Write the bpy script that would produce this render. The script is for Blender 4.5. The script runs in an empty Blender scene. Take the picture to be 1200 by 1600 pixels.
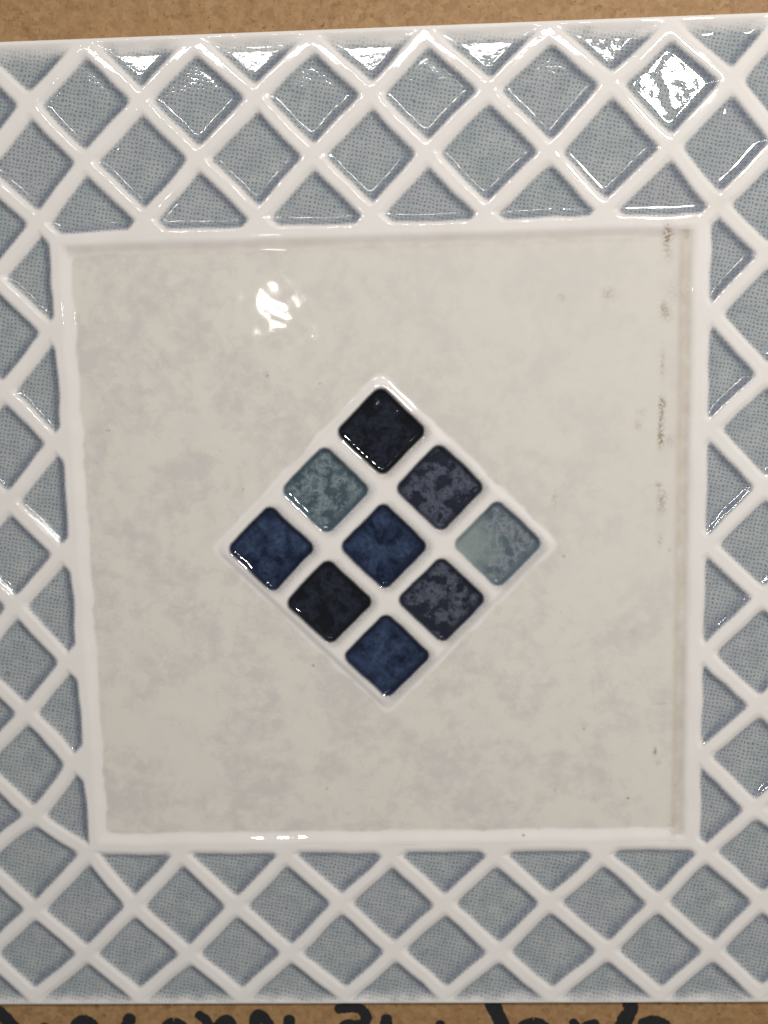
import bpy, math
import numpy as np
from mathutils import Matrix, Vector

# --------------------------------------------------------------------------
# camera, world, lamps, exposure
# --------------------------------------------------------------------------
H = 0.0083                      # metres: half a lattice diagonal of the 15 cm tile (all tile lengths below are in H)
scene = bpy.context.scene
col = scene.collection

CAM_R = np.array([[0.99930969, -0.02403301, -0.02832947],
                  [0.02069053, 0.99339265, -0.11288466],
                  [0.03085524, 0.11222058, 0.99320416]])      # world -> camera
CAM_C = np.array([0.53734, 2.45490, 15.54638])                # in H
CAM_F = 1340.0                                                # focal length in pixels of a 1200 x 1600 picture

cam_data = bpy.data.cameras.new("camera")
cam = bpy.data.objects.new("camera", cam_data)
col.objects.link(cam)
m = Matrix.Identity(4)
for r in range(3):
    for c in range(3):
        m[r][c] = CAM_R[c][r]
    m[r][3] = CAM_C[r] * H
cam.matrix_world = m
cam_data.sensor_fit = 'VERTICAL'
cam_data.sensor_height = 36.0
cam_data.lens = 36.0 * CAM_F / 1600.0
cam_data.clip_start = 0.005
cam_data.clip_end = 20.0
cam_data.dof.use_dof = True
cam_data.dof.focus_distance = 15.2 * H
cam_data.dof.aperture_fstop = 14.0
scene.camera = cam

world = bpy.data.worlds.new("World")
scene.world = world
world.use_nodes = True
world.node_tree.nodes["Background"].inputs[0].default_value = (1.0, 0.98, 0.96, 1)
world.node_tree.nodes["Background"].inputs[1].default_value = 0.12


def lamp(name, point, direction, dist, radius, watts, colour):
    d = Vector(direction).normalized()
    L = bpy.data.lights.new(name, 'AREA')
    L.shape = 'DISK'
    L.size = 2 * radius
    L.energy = watts
    L.color = colour
    o = bpy.data.objects.new(name, L)
    col.objects.link(o)
    o.location = Vector(point) * H + d * dist
    o.rotation_euler = d.to_track_quat('Z', 'Y').to_euler()
    return o


# two lamps over the bench; their mirror images lie in the upper right cell and in the upper left of the panel
main = lamp("lamp_main", (5.25, 7.95, 0), (4.72, 5.50, 15.5), 0.36, 0.0105, 1.17, (1.0, 0.945, 0.865))
main.data.shape = 'ELLIPSE'
main.data.size, main.data.size_y = 0.028, 0.014
main.rotation_euler = (Vector((4.72, 5.50, 15.5)).to_track_quat('Z', 'Y') @ Matrix.Rotation(math.radians(15), 3, 'Z').to_quaternion()).to_euler()
lamp("lamp_overhead", (-1.8, 4.36, 0), (-2.34, 1.91, 15.5), 0.90, 0.0075, 0.12, (1.0, 0.95, 0.86))

# a fluorescent tube on the ceiling beyond the tile's upper edge: the long thin glints on the ribs are its image
tube = lamp("ceiling_tube", (-0.3, 8.86, 0), (-0.05, 0.403, 1.0), 1.62, 0.03, 7.0, (1.0, 0.98, 0.965))
tube.data.shape = 'RECTANGLE'
tube.data.size = 0.95
tube.data.size_y = 0.010
zax = (tube.location - Vector((-0.3 * H, 8.86 * H, 0))).normalized()
yax = zax.cross(Vector((1, 0, 0))).normalized()
tube.rotation_euler = Matrix((yax.cross(zax), yax, zax)).transposed().to_euler()

scene.view_settings.view_transform = 'Standard'
scene.view_settings.look = 'None'
scene.view_settings.exposure = -0.1
scene.view_settings.gamma = 1.0
scene.view_settings.use_curve_mapping = False

# --------------------------------------------------------------------------
# helpers
# --------------------------------------------------------------------------
BOARD_Z = -0.86                 # board face, below the tile


def ray_to_plane(px, py, z):
    """photo pixel -> point (in H) on the horizontal plane z"""
    d = np.array([(px - 600) / CAM_F, -(py - 800) / CAM_F, -1.0]) @ CAM_R
    t = (z - CAM_C[2]) / d[2]
    return CAM_C + d * t


def smoother(t):
    t = np.clip(t, 0, 1)
    return t * t * t * (t * (6 * t - 15) + 10)


def sstep(a, b, x):
    t = np.clip((x - a) / (b - a), 0, 1)
    return t * t * (3 - 2 * t)


def smin(a, b, k):
    h = np.clip(0.5 + 0.5 * (b - a) / k, 0, 1)
    return b * (1 - h) + a * h - k * h * (1 - h)


class Waves:
    def __init__(self, seed, n, lmin, lmax):
        r = np.random.RandomState(seed)
        lam = np.exp(r.uniform(math.log(lmin), math.log(lmax), n))
        a = r.uniform(0, 2 * math.pi, n)
        self.kx = np.cos(a) * 2 * math.pi / lam
        self.ky = np.sin(a) * 2 * math.pi / lam
        self.ph = r.uniform(0, 2 * math.pi, n)
        self.am = lam / lam.mean() / math.sqrt(n)

    def __call__(self, x, y):
        s = np.zeros_like(x)
        for kx, ky, p, a in zip(self.kx, self.ky, self.ph, self.am):
            s += a * np.sin(kx * x + ky * y + p)
        return s


W_edge = Waves(3, 26, 0.35, 2.2)
W_edge2 = Waves(4, 26, 0.35, 2.2)
W_floor = Waves(5, 34, 0.16, 1.0)
W_panel = Waves(6, 44, 0.22, 1.1)
W_rib = Waves(7, 26, 0.4, 1.6)

# --------------------------------------------------------------------------
# the lattice of the tile: where its ribs cross (hand-made, so not quite regular)
# --------------------------------------------------------------------------
NODES = {
    9: [(-5, -4.97, 9.01), (-3, -3.04, 8.98), (-1, -1.02, 8.93), (1, 0.96, 8.96), (3, 3.05, 8.93), (5, 5.11, 8.91)],
    8: [(-6, -6.02, 8.02), (-4, -4.06, 8.02), (-2, -2.02, 8.02), (0, -0.01, 7.99), (2, 2.02, 8.0), (4, 4.11, 8.01), (6, 6.16, 8.01)],
    7: [(-5, -5.11, 7.02), (-3, -3.07, 7.03), (-1, -1.07, 7.01), (1, 0.92, 7.0), (3, 3.06, 6.94), (5, 5.13, 6.95)],
    6: [(-6, -5.99, 6.0), (-4, -4.09, 5.99), (-2, -2.06, 5.96), (0, -0.04, 5.95), (2, 1.94, 5.94), (4, 4.02, 5.93), (6, 5.97, 5.94)],
    5: [(-7, -6.87, 5.09), (7, 6.83, 5.11)],
    4: [(-6, -5.91, 4.09), (6, 5.88, 4.1)],
    3: [(-7, -6.86, 3.06), (7, 6.88, 3.02)],
    2: [(-6, -5.94, 2.1), (6, 5.88, 2.08)],
    1: [(-7, -6.91, 1.06), (7, 6.91, 1.0)],
    0: [(-6, -5.96, 0.03), (6, 5.88, 0.0)],
    -1: [(-7, -6.91, -0.9), (7, 6.9, -0.99)],
    -2: [(-6, -6.0, -2.03), (6, 5.87, -2.04)],
    -3: [(-7, -6.85, -2.97), (7, 6.88, -3.05)],
    -4: [(-6, -6.0, -4.01), (6, 5.84, -4.01)],
    -5: [(-7, -6.86, -5.04), (7, 6.86, -5.06)],
    -6: [(-6, -5.83, -5.81), (-4, -4.05, -5.87), (-2, -2.0, -5.88), (0, 0.02, -5.92), (2, 2.01, -5.93), (4, 4.03, -5.94), (6, 5.95, -5.9)],
    -7: [(-7, -6.98, -6.95), (-5, -5.03, -6.91), (-3, -3.03, -6.91), (-1, -0.99, -6.88), (1, 1.0, -6.9), (3, 3.02, -6.88), (5, 5.06, -6.9), (7, 7.05, -6.87)],
    -8: [(-6, -6.0, -7.89), (-4, -3.98, -7.91), (-2, -2.0, -7.89), (0, 0.03, -7.86), (2, 2.04, -7.89), (4, 4.12, -7.87), (6, 6.13, -7.88)],
    -9: [(-7, -7.13, -8.78), (-5, -5.03, -8.79), (-3, -3.0, -8.8), (-1, -0.96, -8.79), (1, 0.97, -8.79), (3, 3.05, -8.81), (5, 5.14, -8.81), (7, 7.06, -8.77)],
}
MEASURED = {(i, j): (x, y) for j, row in NODES.items() for i, x, y in row}


def node(i, j):
    if (i, j) in MEASURED:
        return MEASURED[(i, j)]
    x = float(i)
    if abs(j) < 6 and abs(i) >= 6:
        x -= math.copysign(0.12, i)
    y = float(j)
    if j <= -6:
        y += 0.11 if j > -9 else 0.2
    return (x, y)


TX0, TX1, TY0, TY1 = -9.02, 9.02, -9.00, 9.10      # tile outline
FX, FY = 5.70, 5.70                                 # ridge line of the panel frame

cells = []            # each: name kind, list of (nx, ny, c, k): signed distance nx*x+ny*y+c, positive inside
for cj in range(-10, 11):
    for ci in range(-10, 11):
        if (ci + cj) % 2 == 0:
            continue
        if max(abs(ci), abs(cj)) > 9 or max(abs(ci), abs(cj)) < 6:
            continue
        V = [node(ci, cj + 1), node(ci + 1, cj), node(ci, cj - 1), node(ci - 1, cj)]
        cen = (sum(v[0] for v in V) / 4, sum(v[1] for v in V) / 4)
        lines = []
        for a in range(4):
            p, q = V[a], V[(a + 1) % 4]
            ex, ey = q[0] - p[0], q[1] - p[1]
            L = math.hypot(ex, ey)
            nx, ny = ey / L, -ex / L
            c0 = -(nx * p[0] + ny * p[1])
            if nx * cen[0] + ny * cen[1] + c0 < 0:
                nx, ny, c0 = -nx, -ny, -c0
            lines.append((nx, ny, c0))
        on = max(abs(ci), abs(cj))
        if on == 9 or (on == 6 and min(abs(ci), abs(cj)) < 6):            # half cells: keep the two ribs on their own side
            out = (math.copysign(1, ci) if abs(ci) == on else 0, math.copysign(1, cj) if abs(cj) == on else 0)
            sgn = -1 if on == 6 else 1
            own = [l for l in lines if sgn * (l[0] * out[0] + l[1] * out[1]) > 0]
            lines = own + ([l for l in lines if l not in own] if on == 6 else [])
        if on == 6 and min(abs(ci), abs(cj)) < 6:      # triangles against the frame
            if abs(ci) == 6:
                s = math.copysign(1, ci)
                lines.append((s, 0.0, -FX))
            else:
                s = math.copysign(1, cj)
                lines.append((0.0, s, -FY))
        xs = [v[0] for v in V]
        ys = [v[1] for v in V]
        cells.append(dict(lines=lines, box=(min(xs) - .15, max(xs) + .15, min(ys) - .15, max(ys) + .15),
                          edge=max(abs(ci), abs(cj)) == 9, ij=(ci, cj)))


def cell_field(x, y):
    """smoothed distance from the rib axes (positive inside a cell) and the cell's index"""
    D = np.full(x.shape, -1.0)
    I = np.full(x.shape, -1, dtype=np.int32)
    xw = x + 0.012 * W_edge(x, y)
    yw = y + 0.012 * W_edge2(x, y)
    for n, c in enumerate(cells):
        bx = c['box']
        sel = np.nonzero((x > bx[0]) & (x < bx[1]) & (y > bx[2]) & (y < bx[3]))
        px, py = xw[sel], yw[sel]
        d = None
        for k, (nx, ny, c0) in enumerate(c['lines']):
            e = nx * px + ny * py + c0
            d = e if d is None else smin(d, e, 0.11 if k < 2 or len(c['lines']) == 4 else 0.04)
        if c['edge']:
            e = np.minimum(np.minimum(px - TX0, TX1 - px), np.minimum(py - TY0, TY1 - py))
            d = smin(d, e + 0.05, 0.10)
        better = d > D[sel]
        idx = tuple(s[better] for s in sel)
        D[idx] = d[better]
        I[idx] = n
    return D, I


DC = (0.04, 0.06)                 # centre of the raised lozenge
SQ_STEP = 1.04
squares = []                      # the nine recessed squares: centre and look
LOOK = {(0, 2): 'black', (-1, 1): 'teal', (1, 1): 'slate', (-2, 0): 'navy', (0, 0): 'navy', (2, 0): 'pale',
        (-1, -1): 'black', (1, -1): 'slate', (0, -2): 'navy'}
for (i, j), k in LOOK.items():
    squares.append((DC[0] + i * SQ_STEP, DC[1] + j * SQ_STEP + (0.02 if j else 0), k, (i, j)))


def square_field(x, y):
    """signed distance to the nearest recessed square (positive inside) and its index"""
    D = np.full(x.shape, -9.0)
    I = np.zeros(x.shape, dtype=np.int32)
    xw = x + 0.007 * W_edge(x * 1.5, y * 1.5)
    yw = y + 0.007 * W_edge2(x * 1.5, y * 1.5)
    s2 = math.sqrt(0.5)
    for n, (cx, cy, k, ij) in enumerate(squares):
        u = np.abs((xw - cx + yw - cy) * s2)
        v = np.abs((yw - cy - xw + cx) * s2)
        a, r = 0.605, 0.17
        qx, qy = u - (a - r), v - (a - r)
        sd = np.hypot(np.maximum(qx, 0), np.maximum(qy, 0)) + np.minimum(np.maximum(qx, qy), 0) - r
        b = -sd > D
        D = np.where(b, -sd, D)
        I = np.where(b, n, I)
    return D, I


def lozenge_field(x, y):
    s2 = math.sqrt(0.5)
    u = (x - DC[0] + y - DC[1]) * s2
    v = (y - DC[1] - x + DC[0]) * s2
    a = 2.25
    return smin(smin(a - u, a + u, 0.1), smin(a - v, a + v, 0.1), 0.22)


def panel_field(x, y):
    xw = x + 0.012 * W_edge(x, y)
    yw = y + 0.012 * W_edge2(x, y)
    return smin(smin(FX - xw, FX + xw, 0.1), smin(FY - yw, FY + yw, 0.1), 0.12)


def profile(d, w0, w1):
    """0 on the rib's crown, 1 on the floor, with a meniscus of glaze at the foot"""
    t = (d - w0) / (w1 - w0)
    return 0.72 * sstep(0, 1, t) + 0.28 * smoother(t)


def height(x, y, full=False):
    D, I = cell_field(x, y)
    inside = (np.abs(x) < FX) & (np.abs(y) < FY)
    z = -0.066 * profile(D, 0.05, 0.27)
    floor = sstep(0.2, 0.34, D)
    z += floor * (0.0003 + 0.0010 * sstep(2.6, 5.0, x)) * W_floor(x, y)
    z += (1 - floor) * 0.0009 * W_rib(x, y)
    # rim of the tile: the floor of the outer triangles rises a little, then the edge rounds over
    e = np.minimum(np.minimum(x - TX0, TX1 - x), np.minimum(y - TY0, TY1 - y))
    rise = 1 - sstep(0.04, 0.34, e)
    z = z * (1 - 0.6 * rise)
    r = 0.10
    t = np.clip(r - e, 0, r)
    z = z - (r - np.sqrt(np.maximum(r * r - t * t, 0))) * 0.9
    # panel
    P = panel_field(x, y)
    zp = -0.056 * profile(P, 0.03, 0.285)
    pf = sstep(0.2, 0.36, P)
    zp += pf * 0.0013 * W_panel(x, y)
    L = lozenge_field(x, y)
    zp += 0.050 * smoother((L + 0.03) / 0.20)
    S, SI = square_field(x, y)
    zp -= 0.068 * smoother((S + 0.035) / 0.16) - 0.0022 * sstep(0.05, 0.12, S) * W_floor(x * 2.2, y * 2.2)
    zz = np.where(inside, zp, z)
    if full:
        return zz, dict(D=D, I=I, inside=inside, P=P, L=L, S=S, SI=SI, e=e)
    return zz


# --------------------------------------------------------------------------
# materials
# --------------------------------------------------------------------------
def new_mat(name):
    mt = bpy.data.materials.new(name)
    mt.use_nodes = True
    nt = mt.node_tree
    return mt, nt, nt.nodes["Principled BSDF"]


class NT:
    def __init__(self, nt):
        self.nt = nt

    def n(self, t, **kw):
        nd = self.nt.nodes.new(t)
        for k, v in kw.items():
            setattr(nd, k, v)
        return nd

    def link(self, a, b):
        self.nt.links.new(a, b)

    def val(self, inp, v):
        if isinstance(v, (int, float, tuple)):
            inp.default_value = v
        else:
            self.link(v, inp)

    def attr(self, name, out='Fac'):
        a = self.n('ShaderNodeAttribute', attribute_name=name)
        return a.outputs[out]

    def math(self, op, a, b=0.0, clamp=False):
        nd = self.n('ShaderNodeMath', operation=op, use_clamp=clamp)
        self.val(nd.inputs[0], a)
        self.val(nd.inputs[1], b)
        return nd.outputs[0]

    def mix(self, f, a, b, blend='MIX'):
        nd = self.n('ShaderNodeMix', data_type='RGBA', blend_type=blend)
        self.val(nd.inputs[0], f)
        self.val(nd.inputs[6], a)
        self.val(nd.inputs[7], b)
        return nd.outputs[2]

    def ramp(self, f, stops, interp='LINEAR'):
        nd = self.n('ShaderNodeValToRGB')
        cr = nd.color_ramp
        cr.interpolation = interp
        while len(cr.elements) < len(stops):
            cr.elements.new(0.5)
        for e, (p, c) in zip(cr.elements, stops):
            e.position = p
            e.color = (c, c, c, 1) if isinstance(c, float) else (*c, 1)
        self.link(f, nd.inputs[0])
        return nd.outputs[0]

    def noise(self, vec, scale, detail=3.0, rough=0.5, dist=0.0):
        nd = self.n('ShaderNodeTexNoise')
        nd.inputs['Scale'].default_value = scale
        nd.inputs['Detail'].default_value = detail
        nd.inputs['Roughness'].default_value = rough
        nd.inputs['Distortion'].default_value = dist
        self.link(vec, nd.inputs['Vector'])
        return nd.outputs[0]

    def maprange(self, v, a, b, c=0.0, d=1.0, smooth=False):
        nd = self.n('ShaderNodeMapRange', interpolation_type='SMOOTHSTEP' if smooth else 'LINEAR')
        self.link(v, nd.inputs[0])
        for i, q in enumerate((a, b, c, d)):
            nd.inputs[i + 1].default_value = q
        return nd.outputs[0]


def make_glaze():
    mt, nt, bs = new_mat("glazed_ceramic")
    g = NT(nt)
    co = g.n('ShaderNodeTexCoord').outputs['Object']
    mp = g.n('ShaderNodeMapping')
    mp.inputs['Scale'].default_value = (1 / H, 1 / H, 1 / H)
    g.link(co, mp.inputs[0])
    P = mp.outputs[0]                       # position in units of H
    # --- white glaze
    n0 = g.noise(P, 1.3, 3)
    white = g.mix(n0, (0.73, 0.705, 0.685, 1), (0.815, 0.795, 0.785, 1))
    # --- marbled panel: flat patches with ragged edges
    w1 = g.noise(P, 3.6, 9, 0.70, 0.25)
    w2 = g.noise(P, 0.75, 6, 0.6, 0.4)
    patch = g.math('ADD', g.math('MULTIPLY', w1, 0.55), g.math('MULTIPLY', w2, 0.6))
    m1 = g.ramp(patch, [(0.44, (0.585, 0.562, 0.545)), (0.518, (0.60, 0.577, 0.552)), (0.526, (0.632, 0.608, 0.572)),
                        (0.572, (0.642, 0.616, 0.577)), (0.580, (0.674, 0.648, 0.602)), (0.66, (0.69, 0.664, 0.615))])
    w3 = g.noise(P, 1.9, 8, 0.68, 0.4)
    bluish = g.ramp(w3, [(0.50, 0.0), (0.56, 0.35), (0.60, 0.45), (0.66, 0.8)])
    m2 = g.mix(g.math('MULTIPLY', bluish, 0.42), m1, (0.585, 0.58, 0.585, 1))
    fleck = g.ramp(g.noise(P, 6.0, 2), [(0.74, 0.0), (0.775, 1.0)])
    m3 = g.mix(g.math('MULTIPLY', fleck, 0.25), m2, (0.45, 0.42, 0.36, 1))
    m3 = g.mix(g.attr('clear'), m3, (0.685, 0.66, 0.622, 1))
    c = g.mix(g.attr('panel'), white, m3)
    # --- blue-grey wash with a printed screen of dots
    rot = g.n('ShaderNodeMapping')
    rot.inputs['Rotation'].default_value = (0, 0, math.radians(12))
    g.link(P, rot.inputs[0])
    warp = g.n('ShaderNodeTexNoise')
    warp.inputs['Scale'].default_value = 5.0
    warp.inputs['Detail'].default_value = 2
    g.link(rot.outputs[0], warp.inputs['Vector'])
    wv = g.n('ShaderNodeVectorMath', operation='MULTIPLY_ADD')
    g.link(warp.outputs['Color'], wv.inputs[0])
    wv.inputs[1].default_value = (0.11, 0.11, 0)
    g.link(rot.outputs[0], wv.inputs[2])
    sp = g.n('ShaderNodeSeparateXYZ')
    g.link(wv.outputs[0], sp.inputs[0])
    k = 2 * math.pi / 0.071
    sx = g.math('SINE', g.math('MULTIPLY', sp.outputs[0], k))
    sy = g.math('SINE', g.math('MULTIPLY', sp.outputs[1], k))
    dots = g.math('MULTIPLY', g.math('MULTIPLY', g.math('ADD', sx, 1.0), 0.5), g.math('MULTIPLY', g.math('ADD', sy, 1.0), 0.5))
    dn = g.noise(P, 9.0, 5, 0.7)
    thr = g.math('ADD', g.math('ADD', dots, g.math('MULTIPLY', sy, 0.07)), g.math('MULTIPLY', g.math('SUBTRACT', dn, 0.5), 1.5))
    dotm = g.maprange(thr, 0.32, 0.75, 0, 1, True)
    wash_n = g.maprange(g.noise(P, 2.6, 6, 0.68), 0.25, 0.75)
    wash = g.mix(wash_n, (0.255, 0.30, 0.325, 1), (0.43, 0.455, 0.46, 1))
    tint = g.noise(P, 0.9, 2)
    wash = g.mix(g.maprange(tint, 0.45, 0.7, 0, 0.45), wash, (0.37, 0.37, 0.415, 1))
    ink = (0.09, 0.115, 0.155, 1)
    blue = g.mix(g.math('MULTIPLY', dotm, 0.62), wash, ink)
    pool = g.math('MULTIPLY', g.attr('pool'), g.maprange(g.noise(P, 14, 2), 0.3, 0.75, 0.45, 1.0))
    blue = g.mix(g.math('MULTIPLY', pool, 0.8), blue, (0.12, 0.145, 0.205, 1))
    pig = g.attr('pigment')
    grain = g.math('MULTIPLY', g.math('SUBTRACT', g.noise(P, 26, 3, 0.7), 0.5), 0.7)
    edge_dots = g.math('MULTIPLY', g.math('SUBTRACT', dotm, 0.4), 0.12)
    pw = g.math('ADD', pig, g.math('MULTIPLY', g.math('ADD', grain, edge_dots),
                                   g.math('MULTIPLY', g.math('MULTIPLY', pig, g.math('SUBTRACT', 1.0, pig)), 4.0)), True)
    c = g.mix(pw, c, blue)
    # --- the nine squares: two tones in wormy patches
    q1 = g.math('ADD', g.noise(P, 4.0, 4.5, 0.58, 0.15), g.attr('bias'))
    cloud = g.maprange(g.noise(P, 3.2, 6, 0.62, 0.3), 0.38, 0.66)
    wob = g.n('ShaderNodeMix', data_type='FLOAT')
    g.link(g.attr('worm'), wob.inputs[0])
    g.link(cloud, wob.inputs[2])
    g.link(g.ramp(q1, [(0.41, 0.0), (0.435, 0.12), (0.455, 0.48), (0.50, 0.56), (0.515, 0.95), (0.58, 1.0), (0.605, 0.5), (0.645, 0.3)]), wob.inputs[3])
    wob = wob.outputs[0]
    q2 = g.noise(P, 13.0, 5, 0.65)
    wob2 = g.math('MULTIPLY', wob, g.maprange(q2, 0.3, 0.7, 0.45, 1.0))
    wob2 = g.math('MULTIPLY', wob2, g.math('SUBTRACT', 1.0, g.attr('rim')))
    wob2 = g.math('MULTIPLY', wob2, g.attr('contrast'), True)
    sqc = g.mix(wob2, g.attr('tone_dark', 'Color'), g.attr('tone_light', 'Color'))
    sqm = g.attr('square')
    sgr = g.math('MULTIPLY', g.math('SUBTRACT', g.noise(P, 48, 2, 0.7), 0.5), 0.9)
    sm = g.math('ADD', sqm, g.math('MULTIPLY', sgr, g.math('MULTIPLY', g.math('MULTIPLY', sqm, g.math('SUBTRACT', 1.0, sqm)), 4.0)), True)
    c = g.mix(sm, c, sqc)
    # --- dirt in the right groove, shade painted into the top one, and rubbed-off brown marks
    dn2 = g.noise(P, 3.2, 4, 0.6)
    c = g.mix(g.math('MULTIPLY', g.attr('grime_shade'), g.maprange(dn2, 0.3, 0.7, 0.45, 1.0)), c, (0.52, 0.46, 0.38, 1))
    sn = g.maprange(g.noise(P, 17, 4, 0.7), 0.36, 0.60, 0, 1, True)
    c = g.mix(g.math('MULTIPLY', g.attr('stain'), sn, True), c, (0.20, 0.13, 0.06, 1))
    g.link(c, bs.inputs['Base Color'])
    # --- gloss
    rn = g.noise(P, 2.5, 3)
    rough = g.maprange(rn, 0.3, 0.7, 0.008, 0.022)
    rough = g.math('ADD', rough, g.math('MULTIPLY', g.attr('panel'), 0.045))
    g.link(rough, bs.inputs['Roughness'])
    bs.inputs['IOR'].default_value = 1.52
    bs.inputs['Subsurface Weight'].default_value = 0.0
    # --- fine relief: orange peel, pits of the screen print
    b1 = g.noise(P, 9.0, 3, 0.55)
    b2 = g.noise(P, 26.0, 2, 0.5)
    hgt = g.math('ADD', g.math('MULTIPLY', b1, 1.0), g.math('MULTIPLY', b2, 0.07))
    hgt = g.math('ADD', hgt, g.math('MULTIPLY', g.math('MULTIPLY', dotm, pig), -0.10))
    hgt = g.math('ADD', hgt, g.math('MULTIPLY', g.math('MULTIPLY', wob, sqm), 0.35))
    bp = g.n('ShaderNodeBump')
    bp.inputs['Strength'].default_value = 0.5
    bp.inputs['Distance'].default_value = 0.0013 * H
    g.link(hgt, bp.inputs['Height'])
    g.link(bp.outputs[0], bs.inputs['Normal'])
    return mt


def make_bisque():
    mt, nt, bs = new_mat("bare_clay_body")
    g = NT(nt)
    co = g.n('ShaderNodeTexCoord').outputs['Object']
    n = g.noise(co, 900, 4)
    g.link(g.mix(n, (0.62, 0.57, 0.50, 1), (0.72, 0.68, 0.61, 1)), bs.inputs['Base Color'])
    bs.inputs['Roughness'].default_value = 0.7
    return mt


def make_board():
    mt, nt, bs = new_mat("pressed_wood_board")
    g = NT(nt)
    co = g.n('ShaderNodeTexCoord').outputs['Object']
    mp = g.n('ShaderNodeMapping')
    mp.inputs['Scale'].default_value = (1 / H, 1 / H, 1 / H)
    g.link(co, mp.inputs[0])
    P = mp.outputs[0]
    wn = g.n('ShaderNodeTexNoise')
    wn.inputs['Scale'].default_value = 6.0
    g.link(P, wn.inputs['Vector'])
    wv = g.n('ShaderNodeVectorMath', operation='MULTIPLY_ADD')
    g.link(wn.outputs['Color'], wv.inputs[0])
    wv.inputs[1].default_value = (0.16, 0.16, 0.16)
    g.link(P, wv.inputs[2])
    vo = g.n('ShaderNodeTexVoronoi')
    vo.inputs['Scale'].default_value = 7.5
    vo.inputs['Randomness'].default_value = 1.0
    g.link(wv.outputs[0], vo.inputs['Vector'])
    sepc = g.n('ShaderNodeSeparateColor')
    g.link(vo.outputs['Color'], sepc.inputs[0])
    chip = g.ramp(sepc.outputs[0], [(0.0, (0.195, 0.112, 0.050)), (0.35, (0.275, 0.170, 0.080)), (0.7, (0.325, 0.205, 0.098)), (1.0, (0.40, 0.27, 0.14))])
    n1 = g.noise(P, 11.0, 6, 0.68)
    fib = g.ramp(n1, [(0.30, (0.165, 0.092, 0.038)), (0.46, (0.33, 0.185, 0.075)), (0.62, (0.385, 0.25, 0.125))])
    c = g.mix(0.55, chip, fib)
    sp = g.ramp(g.noise(P, 9.0, 3, 0.6), [(0.655, 0.0), (0.70, 1.0)])
    c = g.mix(g.math('MULTIPLY', sp, 0.8), c, (0.085, 0.042, 0.015, 1))
    big = g.noise(P, 0.9, 3)
    c = g.mix(g.maprange(big, 0.35, 0.7, 0.0, 0.35), c, (0.33, 0.185, 0.09, 1))
    g.link(c, bs.inputs['Base Color'])
    bs.inputs['Roughness'].default_value = 0.6
    bs.inputs['Specular IOR Level'].default_value = 0.3
    bp = g.n('ShaderNodeBump')
    bp.inputs['Strength'].default_value = 0.5
    bp.inputs['Distance'].default_value = 0.02 * H
    g.link(n1, bp.inputs['Height'])
    g.link(bp.outputs[0], bs.inputs['Normal'])
    return mt


def make_marker():
    mt, nt, bs = new_mat("black_marker_ink")
    g = NT(nt)
    co = g.n('ShaderNodeTexCoord').outputs['Object']
    n = g.noise(co, 1400, 4)
    g.link(g.mix(n, (0.006, 0.007, 0.009, 1), (0.02, 0.02, 0.022, 1)), bs.inputs['Base Color'])
    bs.inputs['Roughness'].default_value = 0.55
    return mt


GLAZE, CLAY, BOARD, INK = make_glaze(), make_bisque(), make_board(), make_marker()

# --------------------------------------------------------------------------
# the board behind the tile, with the tops of the handwriting below the tile
# --------------------------------------------------------------------------
def mesh_object(name, verts, faces, mat, parent=None):
    me = bpy.data.meshes.new(name)
    me.from_pydata(verts, [], faces)
    me.materials.append(mat)
    o = bpy.data.objects.new(name, me)
    col.objects.link(o)
    o.parent = parent
    return o


def box_faces():
    return [(0, 1, 2, 3), (7, 6, 5, 4), (0, 4, 5, 1), (1, 5, 6, 2), (2, 6, 7, 3), (3, 7, 4, 0)]


bx, by, bt = 16.0 * H, 17.0 * H, 0.75 * H
bz = BOARD_Z * H
bev = 0.12 * H
bv = []
for z, s in ((bz, bev), (bz - bev, 0), (bz - bt, 0)):
    bv += [(-bx + s, -by + s, z), (bx - s, -by + s, z), (bx - s, by - s, z), (-bx + s, by - s, z)]
bf = [(0, 1, 2, 3), (11, 10, 9, 8)]
for k in (0, 4):
    for a in range(4):
        b = (a + 1) % 4
        bf.append((k + a, k + 4 + a, k + 4 + b, k + b))
board = mesh_object("mounting_board", bv, bf, BOARD)
board["label"] = "brown pressed wood board under the tile with black marker handwriting"
board["category"] = "board"

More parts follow.
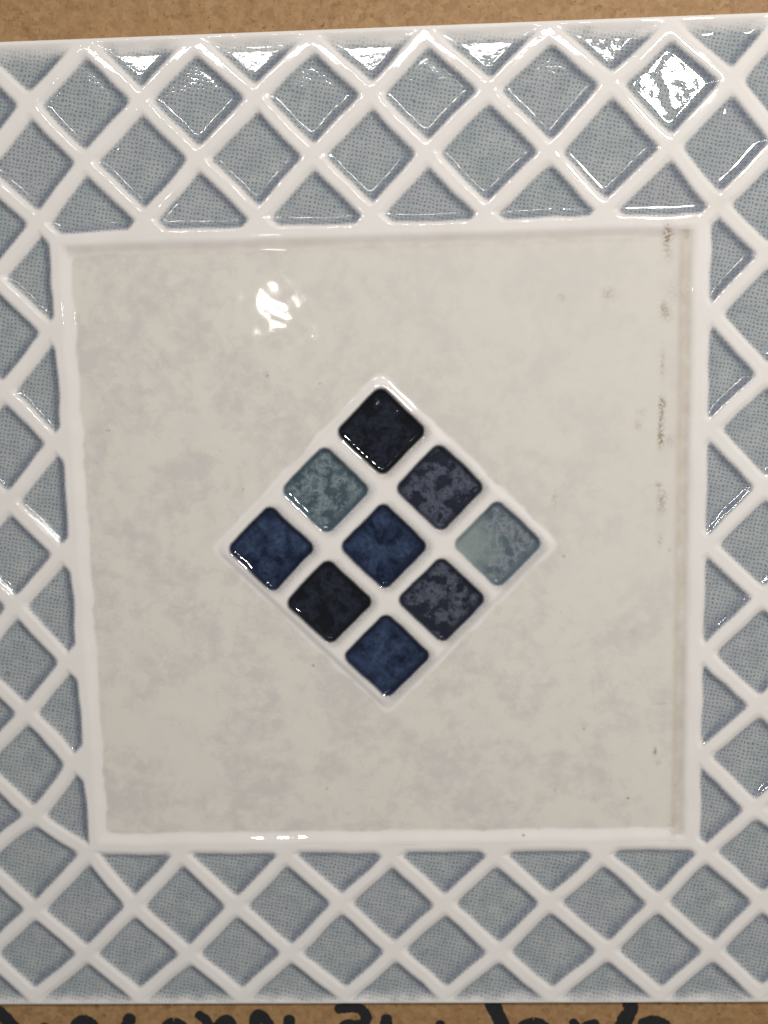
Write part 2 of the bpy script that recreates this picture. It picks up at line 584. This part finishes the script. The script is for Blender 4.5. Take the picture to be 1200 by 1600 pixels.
STROKES = [   # photo pixels on the board, stroke width; the strokes run on below the picture's edge
    ([[(-16, 1570), (6, 1588), (26, 1612), (30, 1640), (10, 1662)]], 24),
    ([[(70, 1604), (69, 1630), (72, 1660)]], 17),
    ([[(146, 1618), (144, 1602), (131, 1595), (119, 1602), (114, 1625), (122, 1650), (146, 1652)]], 22),
    ([[(203, 1591), (193, 1616), (186, 1658)]], 22),
    ([[(272, 1598), (286, 1607), (288, 1632), (274, 1650), (260, 1634), (259, 1607), (272, 1598)]], 21),
    ([[(312, 1586), (324, 1597), (326, 1625), (325, 1656)], [(326, 1612), (340, 1603), (354, 1592), (366, 1606)]], 18),
    ([[(396, 1655), (397, 1620), (401, 1587), (414, 1592), (425, 1615), (436, 1655)]], 20),
    ([[(452, 1593), (452, 1625), (454, 1655)]], 21),
    ([[(530, 1576), (548, 1574), (563, 1576), (572, 1588), (566, 1600), (540, 1602), (534, 1616), (545, 1650), (580, 1652)]], 19),
    ([[(604, 1592), (602, 1622), (606, 1655)]], 21),
    ([[(688, 1600), (688, 1625), (690, 1655)]], 17),
    ([[(768, 1566), (776, 1582), (785, 1606), (786, 1655)]], 26),
    ([[(834, 1597), (853, 1607), (856, 1634), (835, 1650), (814, 1634), (813, 1608), (834, 1597)]], 19),
    ([[(896, 1597), (903, 1612), (905, 1655)], [(905, 1612), (918, 1602), (930, 1599)]], 16),
    ([[(980, 1560), (986, 1576), (974, 1598), (966, 1625), (968, 1655)]], 26),
    ([[(1004, 1598), (1022, 1594), (1039, 1601), (1047, 1618), (1040, 1645), (1010, 1655)]], 18),
]


def ribbon(strokes, width, seed):
    """flat ink stroke with round, slightly ragged ends, as a thin slab"""
    rs = np.random.RandomState(seed)
    verts, faces = [], []
    for li, line in enumerate(strokes):
        pts = [ray_to_plane(px, py, BOARD_Z) for px, py in line]
        pts = np.array([(p[0], p[1]) for p in pts])
        # resample with a Catmull-Rom spline
        closed = np.allclose(pts[0], pts[-1])
        ext = np.vstack([pts[-2] if closed else 2 * pts[0] - pts[1], pts, pts[1] if closed else 2 * pts[-1] - pts[-2]])
        out = []
        for i in range(1, len(ext) - 2):
            p0, p1, p2, p3 = ext[i - 1:i + 3]
            for t in np.linspace(0, 1, 7)[:-1]:
                out.append(0.5 * (2 * p1 + (p2 - p0) * t + (2 * p0 - 5 * p1 + 4 * p2 - p3) * t * t + (3 * p1 - p0 - 3 * p2 + p3) * t ** 3))
        out.append(ext[-2])
        out = np.array(out)
        wpx = width / 84.0 / 2
        # end caps
        tan = np.gradient(out, axis=0)
        tan /= np.linalg.norm(tan, axis=1)[:, None]
        w = wpx * (1 + 0.06 * rs.randn(len(out)))
        line_p, line_w, line_t = list(out), list(w), list(tan)
        if not closed:
            for f in (0.35, 0.65, 0.87, 1.0):
                line_p.insert(0, out[0] - tan[0] * wpx * f * 0.9)
                line_w.insert(0, max(0.004, wpx * math.sqrt(max(0, 1 - f * f))))
                line_t.insert(0, tan[0])
                line_p.append(out[-1] + tan[-1] * wpx * f * 0.9)
                line_w.append(max(0.004, wpx * math.sqrt(max(0, 1 - f * f))))
                line_t.append(tan[-1])
        z1 = (BOARD_Z + 0.010 + 0.003 * li) * H
        z0 = (BOARD_Z + 0.002) * H
        base = len(verts)
        for p, ww, t in zip(line_p, line_w, line_t):
            z1 += 0.0002 * H
            nrm = np.array([-t[1], t[0]])
            a, b = p + nrm * ww, p - nrm * ww
            verts += [(a[0] * H, a[1] * H, z1), (b[0] * H, b[1] * H, z1), (a[0] * H, a[1] * H, z0), (b[0] * H, b[1] * H, z0)]
        for i in range(len(line_p) - 1):
            q = base + 4 * i
            faces += [(q, q + 1, q + 5, q + 4), (q + 2, q, q + 4, q + 6), (q + 1, q + 3, q + 7, q + 5)]
    return verts, faces


for s, (lines, w) in enumerate(STROKES):
    v, f = ribbon(lines, w, 50 + s)
    mesh_object("handwritten_letter", v, f, INK, board)

# --------------------------------------------------------------------------
# the tile: one relief, cut into its parts along their outlines
# --------------------------------------------------------------------------
STEP = 0.0262
nx = int(round((TX1 - TX0) / STEP)) + 1
ny = int(round((TY1 - TY0) / STEP)) + 1
gx, gy = np.meshgrid(np.linspace(TX0, TX1, nx), np.linspace(TY0, TY1, ny))
gx, gy = gx.ravel(), gy.ravel()
gz, F = height(gx, gy, True)
eps = 0.004
dzx = (height(gx + eps, gy) - height(gx - eps, gy)) / (2 * eps)
dzy = (height(gx, gy + eps) - height(gx, gy - eps)) / (2 * eps)
lim = 3.0
normals = np.stack([-np.clip(dzx, -lim, lim), -np.clip(dzy, -lim, lim), np.ones_like(gz)], 1)
normals /= np.linalg.norm(normals, axis=1)[:, None]
coords = np.stack([gx, gy, gz], 1) * H

# where the colours lie (the blue was printed a hair to the right and below the relief)
Dp, _ = cell_field(gx - 0.055, gy + 0.03)
Dn = F['D']
soft = 0.5 * (Dp + Dn)
border = (~F['inside']).astype(float)
pigment = sstep(0.10, 0.18, 0.8 * Dp + 0.2 * Dn) * border
e = F['e']
pigment *= sstep(0.0, 0.32, e - np.where(gy > 0, 0.10, -0.03) + 0.03 * W_edge(gx * 2, gy * 2))
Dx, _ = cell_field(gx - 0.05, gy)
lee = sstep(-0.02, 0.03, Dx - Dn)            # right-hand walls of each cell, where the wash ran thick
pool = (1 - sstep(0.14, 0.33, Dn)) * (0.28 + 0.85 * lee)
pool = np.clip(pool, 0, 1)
Ss, _ = square_field(gx - 0.065, gy + 0.02)
square = np.maximum(sstep(-0.035, 0.035, F['S']), 0.5 * sstep(-0.13, 0.10, Ss)) * F['inside']
panel = sstep(0.235, 0.30, F['P'] + 0.012 * W_rib(gx * 3, gy * 3)) * (1 - sstep(-0.06, 0.02, F['L'] + 0.02 * W_edge(gx * 2, gy * 2))) * F['inside']
pale_left = 1 - sstep(-0.3, 0.22, gx - (DC[0] + 2 * SQ_STEP) + 0.12 + 0.14 * W_edge(gx * 1.6, gy * 1.6))
TONES = {'black': ((0.005, 0.006, 0.009), (0.030, 0.035, 0.060), 0.8, 0.75),      # dark tone, light tone, contrast, worminess
         'navy': ((0.006, 0.011, 0.030), (0.055, 0.088, 0.170), 1.0, 0.25),
         'slate': ((0.014, 0.018, 0.030), (0.110, 0.120, 0.170), 1.0, 0.9),
         'teal': ((0.055, 0.088, 0.112), (0.225, 0.275, 0.30), 1.0, 1.0),
         'pale': ((0.090, 0.125, 0.155), (0.255, 0.275, 0.305), 1.0, 1.0)}
td = np.ones((len(gx), 4))
tl = np.ones((len(gx), 4))
ct = np.zeros(len(gx))
worm = np.zeros(len(gx))
bias = np.zeros(len(gx))
for n, (cx, cy, k, ij) in enumerate(squares):
    s = F['SI'] == n
    td[s, :3], tl[s, :3] = TONES[k][0], TONES[k][1]
    ct[s] = TONES[k][2]
    worm[s] = TONES[k][3]
    bias[s] = {'slate': -0.035, 'black': -0.03, 'teal': 0.01}.get(k, 0.0)
    if k == 'pale':
        f = pale_left[s][:, None]
        td[s, :3] = td[s, :3] * (1 - f) + np.array((0.215, 0.265, 0.27)) * f
        tl[s, :3] = tl[s, :3] * (1 - f) + np.array((0.235, 0.285, 0.285)) * f
grime_shade = np.exp(-((gx - 5.45) / 0.12) ** 4) * (np.abs(gy) < 5.55) * 0.75
grime_shade += np.exp(-((gy - 5.49) / 0.11) ** 4) * (np.abs(gx) < 5.5) * 0.4  # top groove: shade on the ridge's inner flank, put into the colour
grime_shade += np.exp(-(((gx - 6.0) / 0.2) ** 2 + ((gy - 5.98) / 0.16) ** 2)) * 0.30
# brown rubbed marks down the right side of the panel: (photo x, y, half width, half height, strength)
stain = np.zeros(len(gx))
MARKS = [(1040, 371, 4.5, 15, 1.0), (1047, 366, 6, 8, .5), (1043, 398, 6, 10, .25), (1036, 481, 4, 8, .9), (1041, 492, 8, 9, .45),
         (949, 460, 9, 9, .40), (876, 465, 6, 6, .3), (1034, 570, 3, 20, .45), (1034, 630, 4.5, 9, 1.0), (1032, 655, 3.5, 22, .85),
         (1031, 684, 4, 13, 1.0), (1044, 688, 10, 8, .25), (1001, 644, 7, 5, .3), (996, 664, 5, 6, .4), (1028, 758, 4, 5, .6), (1033, 778, 6, 12, .65),
         (1032, 795, 5, 8, .45), (866, 778, 4, 10, .4), (1030, 845, 4, 9, .4), (1045, 858, 2, 2, 1.), (1022, 1173, 3, 6, 1.0), (1027, 1190, 4, 5, .5),
         (1032, 1098, 8, 2, .5), (987, 988, 6, 6, .25), (952, 1218, 5, 6, .25), (980, 1246, 2.2, 2.2, 1.4), (867, 1233, 2, 2, 1.3), (817, 1302, 1.8, 1.8, 1.4),
         (912, 1136, 2, 3, .9), (170, 673, 2.6, 2.2, 1.3), (380, 765, 2, 2, 1.), (418, 585, 2, 4, .9), (490, 1039, 2, 2, 1.2), (511, 1230, 1.8, 1.8, 1.),
         (1052, 455, 12, 14, .22), (1040, 320, 6, 60, .22), (1049, 1290, 9, 26, .22), (880, 868, 2, 2, .8), (14, 1051, 3.5, 2.5, 1.2), (500, 600, 1.5, 1.5, 1.)]
for px, py, rx, ry, st in MARKS:
    p = ray_to_plane(px, py, -0.1)
    q = ((gx - p[0]) / (rx / 86.0)) ** 2 + ((gy - p[1]) / (ry / 86.0)) ** 2
    stain += st * np.exp(-q * 0.9)
stain = np.clip(stain * 0.85, 0, 0.8)
ATTR = dict(pigment=pigment, pool=pool, square=square, panel=panel, clear=0.05 + 0.6 * sstep(-1.0, 8.5, gx + gy), contrast=ct, bias=bias, worm=worm, rim=0.85 * (1 - sstep(0.02, 0.17, np.minimum(F['S'], 2 * F['S'] - Ss + 0.03))), grime_shade=grime_shade, stain=stain)

# which part each face belongs to
fx, fy = 0.0, 0.0
ii = np.arange(nx * ny).reshape(ny, nx)
quads = np.stack([ii[:-1, :-1], ii[:-1, 1:], ii[1:, 1:], ii[1:, :-1]], -1).reshape(-1, 4)


def fmean(a):
    return a[quads].mean(1)


fD, fS, fP, fL = fmean(Dn), fmean(F['S']), fmean(F['P']), fmean(F['L'])
fin = fmean(F['inside'].astype(float)) > 0.5
fI = F['I'][quads[:, 0]]
fSI = F['SI'][quads[:, 0]]
LATTICE, FRAME, PANEL, LOZ = 0, 1, 2, 3
part = np.full(len(quads), LATTICE)
fmx = np.abs(fmean(gx))
fmy = np.abs(fmean(gy))
ridge = (~fin) & (fmx < FX + 0.17) & (fmy < FY + 0.17)
part[ridge] = FRAME
part[fin] = FRAME
part[fin & (fP > 0.255)] = PANEL
part[fin & (fL > -0.02)] = LOZ
is_sq = fin & (fS > -0.01)
part[is_sq] = 1000 + fSI[is_sq]
is_cell = (~fin) & (fD > 0.185) & (fI >= 0) & (fmean(e) > 0.12)
part[is_cell] = 100 + fI[is_cell]


def cut(name, code, parent, label=None):
    fsel = quads[part == code]
    if len(fsel) < 6:
        return None
    used, inv = np.unique(fsel, return_inverse=True)
    me = bpy.data.meshes.new(name)
    me.vertices.add(len(used))
    me.vertices.foreach_set("co", coords[used].ravel().astype(np.float32))
    nf = len(fsel)
    me.loops.add(nf * 4)
    me.loops.foreach_set("vertex_index", inv.ravel().astype(np.int32))
    me.polygons.add(nf)
    me.polygons.foreach_set("loop_start", np.arange(0, nf * 4, 4, dtype=np.int32))
    me.polygons.foreach_set("loop_total", np.full(nf, 4, dtype=np.int32))
    me.update(calc_edges=True)
    me.polygons.foreach_set("use_smooth", np.ones(nf, dtype=bool))
    for k, a in ATTR.items():
        at = me.attributes.new(k, 'FLOAT', 'POINT')
        at.data.foreach_set("value", a[used].astype(np.float32))
    for k, a in (('tone_dark', td), ('tone_light', tl)):
        at = me.attributes.new(k, 'FLOAT_COLOR', 'POINT')
        at.data.foreach_set("color", a[used].astype(np.float32).ravel())
    me.normals_split_custom_set_from_vertices(normals[used].astype(np.float32).tolist())
    me.materials.append(GLAZE)
    o = bpy.data.objects.new(name, me)
    col.objects.link(o)
    o.parent = parent
    if label:
        o["label"] = label
    return o


tile = bpy.data.objects.new("ceramic_tile", None)
col.objects.link(tile)
tile["label"] = "glossy white relief tile with blue-grey lattice border and blue mosaic diamond on a brown board"
tile["category"] = "tile"

# clay body: sides and back
ring = np.concatenate([ii[0, :-1], ii[:-1, -1], ii[-1, :0:-1], ii[:0:-1, 0]])
top = coords[ring]
bot = top.copy()
bot[:, 2] = (BOARD_Z + 0.001) * H
nr = len(ring)
vb = [tuple(v) for v in top] + [tuple(v) for v in bot]
fb = [(a, a + nr, (a + 1) % nr + nr, (a + 1) % nr) for a in range(nr)] + [tuple(range(2 * nr - 1, nr - 1, -1))]
mesh_object("clay_body", vb, fb, CLAY, tile)

lattice = cut("lattice", LATTICE, tile, "raised white lattice ribs of the border")
cut("panel_frame", FRAME, tile, "raised white square frame around the plain panel")
pan = cut("marbled_panel", PANEL, tile, "off-white marbled panel with brown marks")
loz = cut("raised_diamond", LOZ, tile, "raised white diamond in the middle of the panel")
SQ_LABEL = {'black': "nearly black square of the mosaic diamond", 'navy': "navy blue square of the mosaic diamond",
            'slate': "dark square with grey-violet blotches", 'teal': "pale teal square with dark wormy marks",
            'pale': "pale teal square, half of it plain"}
for n, (cx, cy, k, ij) in enumerate(squares):
    cut("mosaic_square", 1000 + n, loz, SQ_LABEL[k])
for n, c in enumerate(cells):
    cut("blue_inset", 100 + n, lattice)
